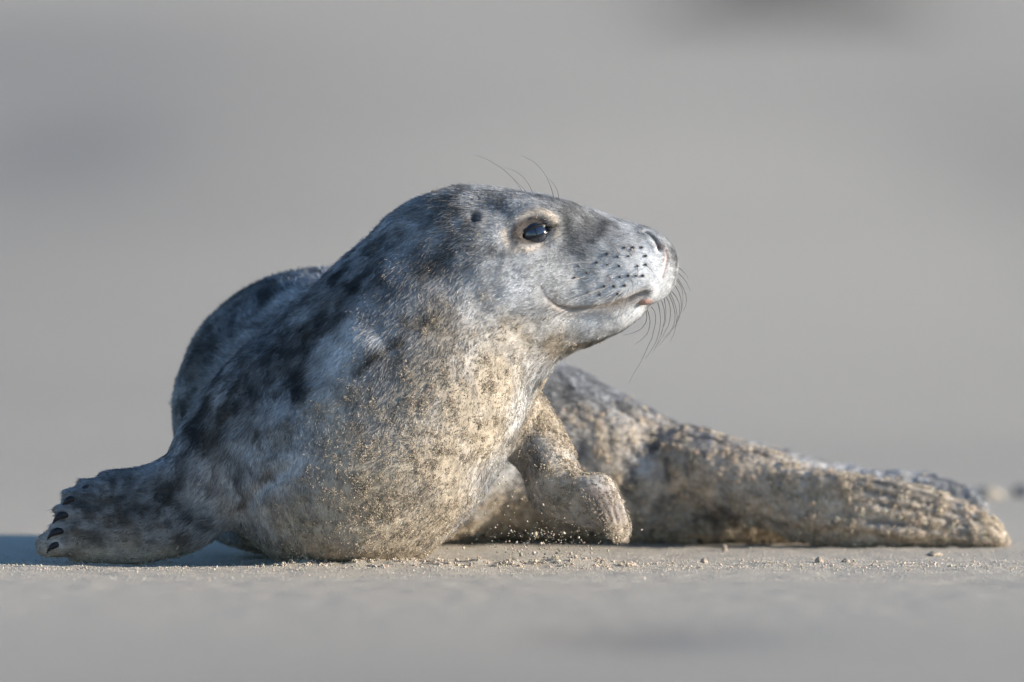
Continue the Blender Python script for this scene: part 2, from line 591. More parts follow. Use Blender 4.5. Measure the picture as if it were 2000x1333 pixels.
ev = np.cross(EYE_N, eu) * 1.0
if ev[2] < 0: ev = -ev


def almond(q):
    """q (n,2) in opening coordinates (pixels): <1 inside"""
    x = np.clip(np.abs(q[:, 0]) / 28, 0, 1)
    hgt = np.where(q[:, 1] > 0, 11.0, 9.5) * np.sqrt(np.maximum(1 - x ** 1.8, 0)) + .2
    r = np.maximum(np.abs(q[:, 1]) / hgt, np.abs(q[:, 0]) / 28)
    return r


def eye_q(P):
    d = (P - EYE) / U
    return np.stack([d @ eu, d @ ev], -1), d @ EYE_N


V, NV = arrays(body_me)
disp = np.zeros(len(V))
isnear = (V[:, 0] > -.05) & (V[:, 2] > .18) & (V[:, 1] < .12)
I = np.where(isnear)[0]
P = V[I]
for side in (0, 1):
    PP = P if side == 0 else mirror(P)
    d, t = polydist(PP, MOUTH)
    disp[I] -= .0062 * np.exp(-(d / .0023) ** 2) * (.12 + .88 * sstep(t, .10, .5))
    disp[I] += .0010 * np.exp(-((d - .007) / .005) ** 2) * sstep(t, .1, .4)
    d, t = polydist(PP, NOSTRIL)
    disp[I] -= .0045 * np.exp(-(d / .0021) ** 2)
    disp[I] += .0009 * np.exp(-((d - .006) / .004) ** 2)
    q, dep = eye_q(PP)
    r = np.linalg.norm(q / [1, 1.0], axis=1)
    al = almond(q)
    ok = np.abs(dep) < 60
    disp[I] -= ok * .0022 * np.exp(-(r / 46) ** 2)
    disp[I] += ok * .0020 * np.exp(-((r - 40) / 12) ** 2)
    disp[I] -= ok * .0115 * (1 - sstep(al, .80, 1.10))
    d = np.linalg.norm((PP - EAR), axis=1)
    disp[I] -= .0045 * np.exp(-(d / .0042) ** 2)
    disp[I] += .0012 * np.exp(-((d - .009) / .004) ** 2)
d, t = polydist(P, PHIL)
disp[I] -= .0008 * np.exp(-(d / .0022) ** 2)
for f in FINGERS:
    d, t = polydist(V, f)
    disp -= .0014 * np.exp(-(d / .0020) ** 2) * sstep(t, 0, .25)
for c, dp, sg in ((hits([(462, 1020), (490, 970), (540, 925), (610, 890)]), .0045, .007), (hits([(700, 570), (745, 640), (770, 720), (775, 790)]), .0025, .010),
                  (hits([(905, 690), (960, 722), (1010, 742)]), .0015, .008)):
    d, t = polydist(V, c)
    disp -= dp * np.exp(-(d / sg) ** 2) * np.sin(np.pi * np.clip(t, .03, .97))
for c in CREASE:
    d, t = polydist(V, c)
    disp -= .0032 * np.exp(-(d / .0032) ** 2)
# muscle and skin unevenness; folds where the neck turns
disp += .0022 * fbm(V, 16, 3, 31) + .0009 * fbm(V, 60, 2, 33)
hind = sstep(V[:, 0], .1, .2) * sstep(V[:, 1], .25, .35)
disp += hind * (.0018 * fbm(V * [1.6, 1, .7], 55, 2, 41) + .0026 * np.abs(fbm(V, 130, 2, 43)) + .0012 * fbm(V, 280, 1, 45))
V = V + NV * disp[:, None]
V[:, 2] = np.maximum(V[:, 2], -.004)
body_me.vertices.foreach_set('co', V.astype(np.float32).ravel())
body_me.polygons.foreach_set('use_smooth', np.ones(len(body_me.polygons), bool))
body_me.update()
V, NV = arrays(body_me)

# ------------------------------------------------------------------ coat: pelage pattern, caked sand and some painted light and shade as functions of place on the body
SPOT_DARK = [(520, 690, 160, .62), (430, 800, 130, .62), (620, 600, 120, .55), (720, 530, 90, .42), (370, 720, 200, .74), (480, 580, 150, .7), (500, 850, 110, .3), (270, 1000, 150, .6), (150, 1000, 90, .5), (760, 780, 90, .6), (860, 660, 60, .6), (820, 720, 60, .5), (640, 850, 60, .4), (740, 900, 60, .4), (830, 560, 90, .3), (1130, 440, 90, .42), (860, 430, 110, .3), (1000, 400, 110, .3),  # wide patches: dark pelage plus painted shade on shoulder and back
             (520, 700, 62, .6), (470, 770, 48, .5), (565, 655, 44, .5), (440, 830, 40, .4), (640, 640, 52, .75), (600, 720, 46, .55), (690, 560, 40, .6),
             (845, 515, 52, .82), (800, 470, 34, .25), (775, 560, 34, .5), (835, 615, 48, .75), (740, 620, 40, .45), (760, 470, 34, .4), (400, 870, 42, .6),
             (310, 960, 52, .95), (270, 1010, 46, .9), (235, 935, 34, .6), (200, 1050, 32, .7), (350, 1000, 38, .7), (140, 1055, 26, .8), (165, 985, 24, .6),
             (1125, 405, 42, .55), (1110, 455, 40, .5), (1180, 445, 40, .5), (1090, 510, 34, .3), (1150, 480, 40, .35), (880, 400, 34, .4), (955, 395, 30, .35),
             (470, 590, 55, .7), (400, 690, 60, .75), (360, 800, 50, .7), (540, 560, 40, .55), (640, 540, 34, .5), (930, 490, 28, .35), (720, 700, 40, .5),
             (880, 640, 60, .45), (700, 790, 46, .5), (820, 730, 60, .4), (1060, 770, 30, .6), (1040, 855, 22, .8), (1050, 890, 18, .8), (1230, 800, 40, .7), (1330, 850, 50, .6),
             (1450, 880, 40, .6), (1150, 760, 24, .5), (1300, 930, 26, .5), (1265, 940, 14, .7), (1420, 930, 34, .5), (1840, 945, 60, .5)]
SPOT_PALE = [(655, 700, 52, .7), (590, 610, 28, .35), (690, 655, 40, .5), (500, 965, 45, .35), (560, 930, 45, .2), (1000, 560, 55, .45), (1265, 535, 60, .95), (1230, 540, 55, .7), (1190, 560, 50, .4),
             (1045, 387, 17, .95), (980, 450, 30, .25), (450, 720, 24, .4), (420, 780, 26, .35), (540, 800, 46, .3), (480, 880, 46, .25), (760, 650, 30, .35), (1160, 610, 60, .6),
             (1235, 610, 40, .9), (1285, 570, 40, .8), (1010, 780, 50, .6), (900, 430, 26, .2), (440, 1040, 40, .6), (1250, 900, 34, .5), (1500, 900, 50, .4)]  # pale fur; muzzle and chin spots also paint in sunlit white
DOTS = [(860 + x / 2.667, 280 + y / 2.667) for x, y in
        [(870, 578), (925, 592), (980, 590), (1070, 588), (815, 622), (870, 632), (932, 640), (1028, 640), (1070, 632), (935, 697), (980, 690), (1020, 690),
         (765, 675), (855, 745), (905, 745), (960, 740), (925, 785), (770, 780), (830, 790), (960, 545), (1005, 545), (1050, 545), (720, 640), (700, 700), (1055, 690)]]


def spots(lst):
    out = []
    for px, py, r, a in lst:
        p, n = hit(px, py)
        if p is not None:
            out.append((p, r * U, a))
    return out


SD, SP = spots(SPOT_DARK), spots(SPOT_PALE)
DOT_P = hits(DOTS)
SORE = hits([(1190, 538), (1191, 544), (1190, 550)])
# sand cake anchors: where the photograph shows the coat caked (px, py, radius, amount)
CAKE = [(740, 1000, 150, .9), (860, 900, 130, .9), (700, 900, 100, .7), (900, 800, 100, .85), (960, 780, 70, .9), (820, 780, 80, .7), (640, 805, 50, .6), (700, 770, 60, .55), (860, 650, 60, .5), (940, 660, 60, .55), (1180, 860, 80, .7), (1230, 960, 90, .8), (1320, 880, 80, .7), (760, 820, 110, .5), (830, 900, 130, .85), (880, 760, 100, .65), (960, 740, 90, .85), (700, 980, 120, .85), (850, 1010, 110, .9), (620, 1040, 100, .8), (760, 1060, 120, .95), (560, 1030, 70, .55), (780, 940, 110, .8), (660, 920, 80, .5),
        (900, 640, 60, .4), (1000, 670, 70, .6), (1090, 680, 50, .5), (950, 850, 90, .9), (620, 820, 45, .45), (560, 850, 40, .35), (1075, 830, 90, .95), (1100, 950, 80, .8), (1180, 980, 70, .55),
        (1210, 1050, 50, .8), (1250, 880, 110, .7), (1130, 930, 90, .8), (1350, 930, 110, .8), (1500, 960, 120, .95), (1650, 990, 130, 1.), (1800, 1010, 130, 1.), (1920, 1040, 90, 1.),
        (1150, 830, 60, .4), (250, 1092, 45, .7), (150, 1088, 40, .6), (340, 1088, 45, .5), (90, 1055, 30, .5), (1000, 1000, 80, .8), (1060, 1040, 90, .9)]
CK = spots(CAKE)
BARE = spots([(1043, 862, 24, .9), (1052, 895, 18, .8), (1165, 945, 30, .7), (1195, 985, 24, .5), (1250, 905, 30, .8), (1290, 930, 18, .7), (760, 760, 36, .5), (700, 720, 40, .6)])
flow_tubes = prims
EYE_M, EAR_M = mirror(EYE), mirror(EAR)


def flow_at(P, Nn):
    F = np.zeros_like(P)
    for p in prims:
        if p.R is not None:
            d, T = p.at(P)
        else:
            d, T = p.segd(P, None), np.tile(p.seg[0][4], (len(P), 1))
        w = np.exp(-np.clip(np.abs(d), 0, .2) / .008) * (.25 if p.R is None else 1.0)
        F += w[:, None] * T
    F += 1e-6
    F -= (F * Nn).sum(1)[:, None] * Nn
    return nrm(F)


def cake_at(P):
    c = np.zeros(len(P))
    for p, r, a in CK:
        d = np.linalg.norm(P - p, axis=1)
        c = np.maximum(c, a * np.exp(-(d / r) ** 2 * .9))
    c = c + .22 * fbm(P, 38, 3, 51)
    c = np.maximum(c, (1 - sstep(P[:, 2], .004, np.where(P[:, 0] < -.27, .030, .05))) * (.85 + .5 * fbm(P, 70, 2, 53)))
    for p, r, a in BARE:
        c = c * (1 - a * np.exp(-(np.linalg.norm(P - p, axis=1) / r) ** 2))
    head = (P[:, 2] > .245) & (P[:, 0] > .0)
    return np.clip(c * np.where(head, .25, 1), 0, 1)


def coat(P):
    wob = np.stack([fbm(P, 45, 2, 61), fbm(P, 45, 2, 63), fbm(P, 45, 2, 65)], -1) * .014
    Q = P + wob
    n1 = fbm(P, 24, 3, 71)
    n2 = fbm(P, 90, 3, 73)
    n3 = fbm(P, 300, 2, 75)
    tone = .40 + .13 * n1 + .15 * n2 + .08 * n3
    dark = np.zeros(len(P)); pale = np.zeros(len(P))
    for p, r, a in SD:
        d = np.linalg.norm(Q - p, axis=1) / r
        dark = 1 - (1 - dark) * (1 - a * (1 - sstep(d, .3, 1.3)))
    for p, r, a in SP:
        d = np.linalg.norm(Q - p, axis=1) / r
        pale = np.maximum(pale, a * (1 - sstep(d, .2, 1.3)))
    hz = sstep(P[:, 0], .0, .10) * sstep(P[:, 1], .2, .3)
    backside = sstep(P[:, 1], .12, .2) * (P[:, 2] > .1) * (1 - .7 * hz)
    dark = np.maximum(dark, backside * .8 * sstep(fbm(P, 20, 3, 77), .02, .35))
    dark = dark * (.75 + .45 * n2)
    tone = tone * (1 - .90 * np.clip(dark * 1.15 * (1 - .5 * hz), 0, 1))
    blot = sstep(fbm(P + wob, 46, 3, 87), .0, .38)
    hd = sstep(P[:, 2], .22, .27) * sstep(P[:, 0], -.17, -.10)
    low = (1 - sstep(P[:, 2], .08, .16)) * sstep(P[:, 0], -.30, -.22)
    dk2 = 1 - (1 - blot * (.78 - .42 * hd - .35 * low)) * (1 - sstep(fbm(P + .5 * wob, 105, 2, 89), .08, .42) * (.55 - .15 * hd - .2 * low))
    tone = tone * (1 - dk2 * (1 - .6 * hz))
    tone = tone + pale * (.78 - tone)
    tone = np.clip(tone, .034, .85)
    warm = np.array([.97, .98, 1.0])
    C = tone[:, None] * warm
    # eye surround: cream ring with a dark lid
    for E, n_, m in ((EYE, EYE_N, 0), (EYE, EYE_N, 1)):
        PP = mirror(P) if m else P
        q, dep = eye_q(PP)
        ok = (np.abs(dep) < 60).astype(float)
        r = np.hypot((q[:, 0] + 8) / 1.4, q[:, 1] - 6)
        ring = ok * np.exp(-((r - 35) / 7) ** 2) * np.clip(.74 + 1.0 * n3 + .4 * n2, 0, 1)
        C = C + np.clip(ring, 0, 1)[:, None] * (np.array([.62, .51, .40]) - C)
        lid = ok * (1 - sstep(r, 23, 32))
        C = C + (lid * .92)[:, None] * (np.array([.075, .058, .048]) - C)
        al = almond(q)
        rim = ok * (1 - sstep(al, 1.1, 1.5))
        C = C + rim[:, None] * (np.array([.008, .007, .007]) - C)
        inner = ok * np.exp(-(((q[:, 0] - 40) / 16) ** 2 + ((q[:, 1] + 1) / 6) ** 2))
        C = C + (inner * .9)[:, None] * (np.array([.015, .012, .012]) - C)
        d = np.linalg.norm(PP - EAR, axis=1)
        C = C + (.95 * np.exp(-(d / .0058) ** 2))[:, None] * (np.array([.03, .02, .016]) - C)
        d, t = polydist(PP, MOUTH)
        C = C + (np.exp(-(d / .0030) ** 2) * (.30 + .65 * sstep(t, .08, .45)))[:, None] * (np.array([.05, .03, .024]) - C)
        C = C + (np.exp(-((d - .002) / .006) ** 2) * .35 * sstep(t, 0, .3))[:, None] * (np.array([.55, .42, .32]) - C)
        d, t = polydist(PP, NOSTRIL)
        C = C + (np.exp(-(d / .0017) ** 2) * .95)[:, None] * (np.array([.02, .016, .016]) - C)
        d = np.full(len(P), 1e3)
        for p in DOT_P:
            d = np.minimum(d, np.linalg.norm(PP - p, axis=1))
        C = C + (np.exp(-(d / .0018) ** 2) * .95)[:, None] * (np.array([.02, .017, .017]) - C)
    d, t = polydist(P, PHIL)
    C = C + (np.exp(-(d / .0018) ** 2) * .45)[:, None] * (np.array([.40, .20, .15]) - C)
    p, _ = hit(1291, 482)
    d = np.linalg.norm(P - p, axis=1)
    C = C + (np.exp(-(d / .0038) ** 2) * .85)[:, None] * (np.array([.13, .05, .045]) - C)
    d, t = polydist(P, SORE)
    C = C + (np.exp(-(d / .0018) ** 2) * .9)[:, None] * (np.array([.12, .035, .03]) - C)
    ck = cake_at(P)
    hand = np.full(len(P), 1e3)
    for f in FINGERS:
        d, t = polydist(P, f)
        hand = np.minimum(hand, d)
    hm_ = np.exp(-(hand / .009) ** 2)
    ck = ck * (1 - .15 * hm_)
    C = C + (.8 * hm_)[:, None] * (np.array([.135, .10, .095]) - C)
    C = C + (np.exp(-(hand / .0026) ** 2) * np.clip(.8 + 1.2 * n2, 0, 1))[:, None] * (np.array([.022, .016, .02]) - C)  # purple streaks, also painting groove shade between the digits
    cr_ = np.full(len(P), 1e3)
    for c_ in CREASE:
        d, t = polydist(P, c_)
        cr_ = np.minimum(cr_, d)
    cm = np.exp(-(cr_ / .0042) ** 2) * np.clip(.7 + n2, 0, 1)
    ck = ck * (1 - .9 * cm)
    C = C + (.85 * cm)[:, None] * (np.array([.035, .032, .034]) - C)  # shade in the hind flipper creases painted into the coat
    hindm = sstep(P[:, 0], .0, .10) * (1 - .75 * sstep(P[:, 0], .20, .28)) * sstep(P[:, 1], .22, .32)
    streak = fbm(P * [1.9, 1.2, .55], 75, 3, 79)
    ck = np.clip(ck * (1 - hindm * .75 * sstep(streak, .08, .35)), 0, 1)
    C = C * (1 - (hindm * .75 * sstep(streak, .12, .38)))[:, None]
    hind_lit = sstep(P[:, 0], .05, .2) * sstep(P[:, 1], .2, .3)  # caked sand on the hind body paled to paint in sunlight
    tan = (np.array([.36, .300, .226]) + hind_lit[:, None] * np.array([.13, .105, .085])) * np.clip(1 + .45 * n3 + .35 * n2, .2, 1.5)[:, None]
    C = C + (np.clip(ck * 1.15, 0, .92))[:, None] * (tan - C)
    return np.clip(C, .004, .85), ck


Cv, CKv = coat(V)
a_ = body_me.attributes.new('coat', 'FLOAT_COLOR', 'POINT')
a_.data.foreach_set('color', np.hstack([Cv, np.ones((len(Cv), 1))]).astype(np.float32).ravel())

M_SKIN = attr_mat('pelt_skin', 'coat', .75, .15)
M_FUR = attr_mat('fur_strand', 'coat', .5, .18)

seal = bpy.data.objects.new('grey_seal', None)
col.objects.link(seal)
seal.location = (0, 0, 0)
tag(seal, 'young mottled grey seal with sand-caked chest lifting its head on the beach', 'seal')
body_me.materials.clear(); body_me.materials.append(M_SKIN)
body = bpy.data.objects.new('body', body_me); body_me.name = 'body'
col.objects.link(body); body.parent = seal

# ------------------------------------------------------------------ eye
M_EYE = plain('eye_cornea', (.012, .016, .028), .10, .6, 1.0)
M_EYE.node_tree.nodes['Principled BSDF'].inputs['Coat Roughness'].default_value = .02
M_LID = plain('wet_eyelid', (.012, .010, .010), .25, .5)


def uv_sphere(c, r, n=32, m=18, scale=None, A=None):
    vs_, fs = [], []
    for j in range(m + 1):
        th = math.pi * j / m
        for i in range(n):
            ph = 2 * math.pi * i / n
            p = np.array([math.sin(th) * math.cos(ph), math.sin(th) * math.sin(ph), math.cos(th)]) * r
            if A is not None: p = A @ p
            vs_.append(c + p)
    for j in range(m):
        for i in range(n):
            fs.append((j * n + i, (j + 1) * n + i, (j + 1) * n + (i + 1) % n, j * n + (i + 1) % n))
    return vs_, fs


def tube_mesh(C, R, k=6):
    C = np.asarray(C, float)
    T = nrm(np.gradient(C, axis=0))
    ref = np.array([0, 1., 0]) if abs(T[0][1]) < .9 else np.array([1., 0, 0])
    vs_, fs = [], []
    for i, (c, t) in enumerate(zip(C, T)):
        u = nrm(np.cross(t, ref)); v = np.cross(t, u)
        for j in range(k):
            a = 2 * math.pi * j / k
            vs_.append(c + R[i] * (math.cos(a) * u + math.sin(a) * v))
    n = len(C)
    for i in range(n - 1):
        for j in range(k):
            fs.append((i * k + j, i * k + (j + 1) % k, (i + 1) * k + (j + 1) % k, (i + 1) * k + j))
    fs.append(tuple(range(k))[::-1]); fs.append(tuple((n - 1) * k + j for j in range(k)))
    return vs_, fs


for m in (0, 1):
    c = EYE - EYE_N * 31 * U
    vs_, fs = uv_sphere(c, 33 * U)
    vs_ = np.array(vs_)
    if m: vs_ = mirror(vs_)
    eye_o = mesh_obj('eye', vs_, fs, M_EYE, seal)
    th = np.linspace(0, 2 * math.pi, 49)[:-1]
    ring = []
    for a in th:
        x = 28 * math.cos(a)
        hgt = (11.0 if math.sin(a) > 0 else 9.5) * math.sqrt(max(1 - abs(math.cos(a)) ** 1.8, 0))
        y = hgt * (1 if math.sin(a) > 0 else -1)
        b = EYE + (x * eu + y * ev) * U
        s = np.linalg.norm(b - c - ((b - c) @ EYE_N) * EYE_N)
        ht = math.sqrt(max((33 * U) ** 2 - s * s, 0))
        ring.append(c + (b - c - ((b - c) @ EYE_N) * EYE_N) + EYE_N * (ht + 0 * U))
    ring.append(ring[0])
    vs_, fs = tube_mesh(ring, [2.7 * U] * len(ring), 6)
    vs_ = np.array(vs_)
    if m: vs_ = mirror(vs_)
    mesh_obj('eyelid', vs_, fs, M_LID, eye_o)
    # narrow upright pupil slit on the eyeball
    vs_, fs = [], []
    for k, a in enumerate(np.linspace(-.55, .55, 13)):
        for b in (-1, 1):
            x = -1.5 + b * 1.3 * math.sqrt(max(1 - (a / .6) ** 2, .05))
            y = 33 * math.sin(a)
            zz = math.sqrt(33.25 ** 2 - x * x - y * y)
            vs_.append(c + (x * eu + y * ev + zz * EYE_N) * U)
        if k: fs.append((2 * k - 2, 2 * k - 1, 2 * k + 1, 2 * k))
    vs_ = np.array(vs_)
    if m: vs_ = mirror(vs_)
    mesh_obj('pupil', vs_, fs, M_LID, eye_o)

# ------------------------------------------------------------------ fur
def sample(me, n, dens):
    """n points on the surface with density weight dens(V)"""
    me.calc_loop_triangles()
    T = np.empty(len(me.loop_triangles) * 3, np.int32); me.loop_triangles.foreach_get('vertices', T)
    T = T.reshape(-1, 3)
    A, B, C = V[T[:, 0]], V[T[:, 1]], V[T[:, 2]]
    area = .5 * np.linalg.norm(np.cross(B - A, C - A), axis=1)
    w = area * dens[T].mean(1)
    idx = rng.choice(len(T), n, p=w / w.sum())
    r1, r2 = np.sqrt(rng.random(n)), rng.random(n)
    b = np.stack([1 - r1, r1 * (1 - r2), r1 * r2], -1)
    t = T[idx]
    P = (V[t] * b[..., None]).sum(1)
    Nn = nrm((NV[t] * b[..., None]).sum(1))
    return P, Nn, t, b


view = nrm(np.array([0, -CAM_D, CAM_H]) - V)
facing = (NV * view).sum(1)
# distances used for fur length / baldness
Lm, _ = polydist(V, MOUTH); Lm2, _ = polydist(mirror(V), MOUTH); Lm = np.minimum(Lm, Lm2)
Ln, _ = polydist(V, NOSTRIL); Ln2, _ = polydist(mirror(V), NOSTRIL); Ln = np.minimum(Ln, Ln2)
al = np.ones(len(V)) * 9
for m in (0, 1):
    q, dep = eye_q(mirror(V) if m else V)
    a = almond(q); a[np.abs(dep) > 60] = 9
    al = np.minimum(al, a)
eyer = np.minimum(np.linalg.norm(V - EYE, axis=1), np.linalg.norm(V - EYE_M, axis=1))
muz = sstep(V[:, 0], .02, .12) * (V[:, 2] > .2)
headm = sstep(V[:, 0], -.08, .0) * sstep(V[:, 2], .19, .22) * (V[:, 1] < .15)
length = .0074 - .0027 * headm - .0011 * muz
length = np.where(V[:, 0] < -.32, .0050, length)
length = np.where((V[:, 0] > .03) & (V[:, 2] < .1) & (V[:, 1] < .09), .0035, length)
length *= 1 - .45 * np.exp(-(eyer / .02) ** 2)
length *= 1 - .55 * CKv
dotd = np.full(len(V), 1e3)
for p in DOT_P:
    dotd = np.minimum(dotd, np.minimum(np.linalg.norm(V - p, axis=1), np.linalg.norm(mirror(V) - p, axis=1)))
bald = 1.2 * np.exp(-(dotd / .0019) ** 2) + (1 - sstep(al, 1.05, 1.3)) + 1.5 * np.exp(-(Lm / .0030) ** 2) + np.exp(-(Ln / .0018) ** 2)
dens = np.clip(1 - bald, 0, 1) * np.where(facing > -.25, 1.0, .25) * (1 + 2.2 * headm + 3.5 * muz) * (1 - .45 * CKv) * np.where(V[:, 2] < .004, .05, 1)
cell = np.floor(V / .006).astype(np.int64)
key = (cell[:, 0] * 4000 + cell[:, 1]) * 4000 + cell[:, 2]
_, first, inv = np.unique(key, return_index=True, return_inverse=True)
FLOW = flow_at(V[first], NV[first])[inv]
# hair fans away from the eye and back over the cheek
for E in (EYE, EYE_M):
    w = .8 * np.exp(-(np.linalg.norm(V - E, axis=1) / .018) ** 2)
    FLOW = FLOW * (1 - w[:, None]) + nrm(V - E) * w[:, None]
FLOW += .35 * np.stack([vnoise(V, 30, 81), vnoise(V, 30, 82), vnoise(V, 30, 83)], -1)
FLOW += np.array([0, 0, -.25])
FLOW -= (FLOW * NV).sum(1)[:, None] * NV
FLOW = nrm(FLOW)

if not QUICK:
    NH = 560000
    P, Nn, tri, bc = sample(body_me, NH, dens)
    Fl = nrm((FLOW[tri] * bc[..., None]).sum(1))
    Ln_ = (length[tri] * bc).sum(1) * rng.uniform(.6, 1.25, NH)
    Cc = (Cv[tri] * bc[..., None]).sum(1)
    Cc = np.clip(Cc * np.exp(rng.normal(-.05, .30, (NH, 1))), .004, .88)
    hm = ((headm + muz)[tri] * bc).sum(1)
    ckh = (CKv[tri] * bc).sum(1)
    Cc = np.clip(Cc * np.exp((.15 + .75 * ckh) * (vnoise(P, 420, 95) + .6 * vnoise(P, 210, 96)))[:, None], .004, .88)
    # tufts: strands lean to a jittered cell centre
    cs = .0055
    Pw = P + .005 * np.stack([vnoise(P, 110, s) for s in (4, 5, 6)], -1) + rng.normal(0, .0006, P.shape)
    cell = np.floor(Pw / cs).astype(np.int64)
    jit = np.stack([_hash(cell[:, 0], cell[:, 1], cell[:, 2], s) for s in (1, 2, 3)], -1)
    cen = (cell + jit) * cs
    tuft = (cen - P); tuft -= (tuft * Nn).sum(1)[:, None] * Nn
    side = rng.normal(0, .16, (NH, 3))
    lift = rng.uniform(.22, .50, NH)
    K = 4
    pts = np.empty((NH, K, 3), np.float32)
    for k in range(K):
        t = k / (K - 1)
        pts[:, k] = (P - Nn * .0006 + Ln_[:, None] * t * (Fl + side * t) + Nn * (Ln_ * lift * (t - .45 * t * t))[:, None]
                     + tuft * ((.45 - .2 * np.clip(hm, 0, 2)) * t)[:, None])
    hc_ = bpy.data.hair_curves.new('fur')
    hc_.add_curves([K] * NH)
    hc_.position_data.foreach_set('vector', pts.ravel())
    rad = (np.array([1, 1, .75, .22])[None] * (.00017 - .00004 * np.clip(hm, 0, 2))[:, None]).astype(np.float32).ravel()
    ra = hc_.attributes.get('radius') or hc_.attributes.new('radius', 'FLOAT', 'POINT')
    ra.data.foreach_set('value', rad)
    ca = hc_.attributes.new('coat', 'FLOAT_COLOR', 'CURVE')
    ca.data.foreach_set('color', np.hstack([Cc, np.ones((NH, 1))]).astype(np.float32).ravel())
    hc_.materials.append(M_FUR)
    fur = bpy.data.objects.new('fur', hc_)
    col.objects.link(fur); fur.parent = seal
    tag(fur, kind='stuff')

# ------------------------------------------------------------------ loose sand: grains caked on the coat, on the ground, thrown up
OCT = np.array([[1, 0, 0], [-1, 0, 0], [0, 1, 0], [0, -1, 0], [0, 0, 1], [0, 0, -1]], float)
OCF = np.array([[0, 2, 4], [2, 1, 4], [1, 3, 4], [3, 0, 4], [2, 0, 5], [1, 2, 5], [3, 1, 5], [0, 3, 5]])


def grain_material():
    m, t, b = new_mat('sand_grain')
    g = N(t, 'ShaderNodeAttribute'); g.attribute_name = 'tint'
    t.links.new(g.outputs['Color'], b.inputs['Base Color'])
    b.inputs['Roughness'].default_value = .9
    b.inputs['Specular IOR Level'].default_value = .1
    return m


M_GRAIN = grain_material()


def grains(name, P, R, parent=None, kind='stuff', base=(.50, .415, .315), shade=None):
    n = len(P)
    q = rng.normal(size=(n, 4)); q /= np.linalg.norm(q, axis=1)[:, None]
    w, x, y, z = q.T
    M = np.stack([1 - 2 * (y * y + z * z), 2 * (x * y - z * w), 2 * (x * z + y * w), 2 * (x * y + z * w), 1 - 2 * (x * x + z * z), 2 * (y * z - x * w),
                  2 * (x * z - y * w), 2 * (y * z + x * w), 1 - 2 * (x * x + y * y)], -1).reshape(n, 3, 3)
    Vs = OCT[None] * rng.uniform(.65, 1.2, (n, 6, 1)) * R[:, None, None]
    Vs = np.einsum('nij,nkj->nki', M, Vs) + P[:, None]
    Fs = (OCF[None] + (np.arange(n) * 6)[:, None, None]).reshape(-1, 3)
    o = fast_mesh(name, Vs.reshape(-1, 3), Fs, M_GRAIN, parent)
    tone = np.array(base)[None] * rng.uniform(.6, 1.35, (n, 1)) * (1 + rng.normal(0, .05, (n, 3)))
    if shade is not None: tone = tone * shade[:, None]
    tone = np.repeat(np.clip(tone, .03, .85), 6, 0)
    a = o.data.attributes.new('tint', 'FLOAT_COLOR', 'POINT')
    a.data.foreach_set('color', np.hstack([tone, np.ones((len(tone), 1))]).astype(np.float32).ravel())
    if kind: o['kind'] = kind
    return o


# on the coat: clusters of grains on the hair tips
gd = CKv ** 1.3 * np.where(facing > -.3, 1, .15) * (.12 + 1.2 * sstep(fbm(V, 150, 2, 91), -.15, .5) * sstep(fbm(V, 45, 2, 92), -.5, .3)) + .004 * headm
gd *= np.clip(1 - bald, 0, 1) * (1 + 1.6 * sstep(V[:, 0], .0, .03) * (V[:, 2] < .18) * (V[:, 1] < .13))
NS, NC = (3000, 300) if QUICK else (55000, 9500)
P, Nn, tri, bc = sample(body_me, NS, gd)
ck = (CKv[tri] * bc).sum(1)
Lh = (length[tri] * bc).sum(1)
rad = .00032 * np.exp(rng.normal(0, .35, NS)) * (1 + .3 * ck)
P = P + Nn * (Lh * rng.uniform(.1, .5, NS) + .0004)[:, None]
# little cakes of grains stuck on the hair tips
Pc, Nc, tri, bc = sample(body_me, NC, gd ** 1.4)
Lh = (length[tri] * bc).sum(1)
hindc = (Pc[:, 1] > .25)
sz = .00095 * np.exp(rng.normal(0, .40, NC)) * np.where(hindc, 1.7, 1.0)
n_each = np.clip((9 * (sz / .00095) ** 1.2).astype(int), 3, 26)
ci = np.repeat(np.arange(NC), n_each)
off = rng.normal(0, 1, (len(ci), 3)) * sz[ci][:, None] * .8
off -= (off * Nc[ci]).sum(1)[:, None] * Nc[ci] * .5
Pg = Pc[ci] + Nc[ci] * (Lh * .38 + .0005)[ci][:, None] + off
rg = .00043 * np.exp(rng.normal(0, .3, len(ci))) * np.where(hindc, 1.4, 1.0)[ci]
shade = np.concatenate([np.ones(NS), (np.exp(rng.normal(0, .25, NC)) * np.where(hindc, 1.2, 1.0))[ci]])  # hind clusters lightened too, part of the painted sunlight
P = np.vstack([P, Pg]); rad = np.concatenate([rad, rg])
coat_sand = grains('sand_coating', P, rad, seal, base=(.44, .368, .282), shade=shade)

# ------------------------------------------------------------------ claws on the near fore flipper
M_CLAW = plain('dark_claw', (.014, .013, .016), .5, .3, noise=(400, .5))
bvh1 = BVHTree.FromPolygons([tuple(v) for v in V], [tuple(p.vertices) for p in body_me.polygons])
for tx, ty, Y in [(160, 945, -76), (129, 967, -88), (112, 998, -95), (101, 1030, -93), (100, 1056, -84)]:
    a, c = W(tx + 20, ty + 8, Y - 6), W(tx - 9, ty + 25, Y - 10)
    mid = W(tx + 2, ty + 5, Y - 22)
    C = [(1 - t) ** 2 * a + 2 * t * (1 - t) * mid + t * t * c for t in np.linspace(0, 1, 9)]
    vs_, fs = tube_mesh(C, [U * r for r in (6.4, 7.0, 7.2, 7.0, 6.4, 5.4, 4.2, 2.6, .7)], 8)
    mesh_obj('claw', vs_, fs, M_CLAW, seal)

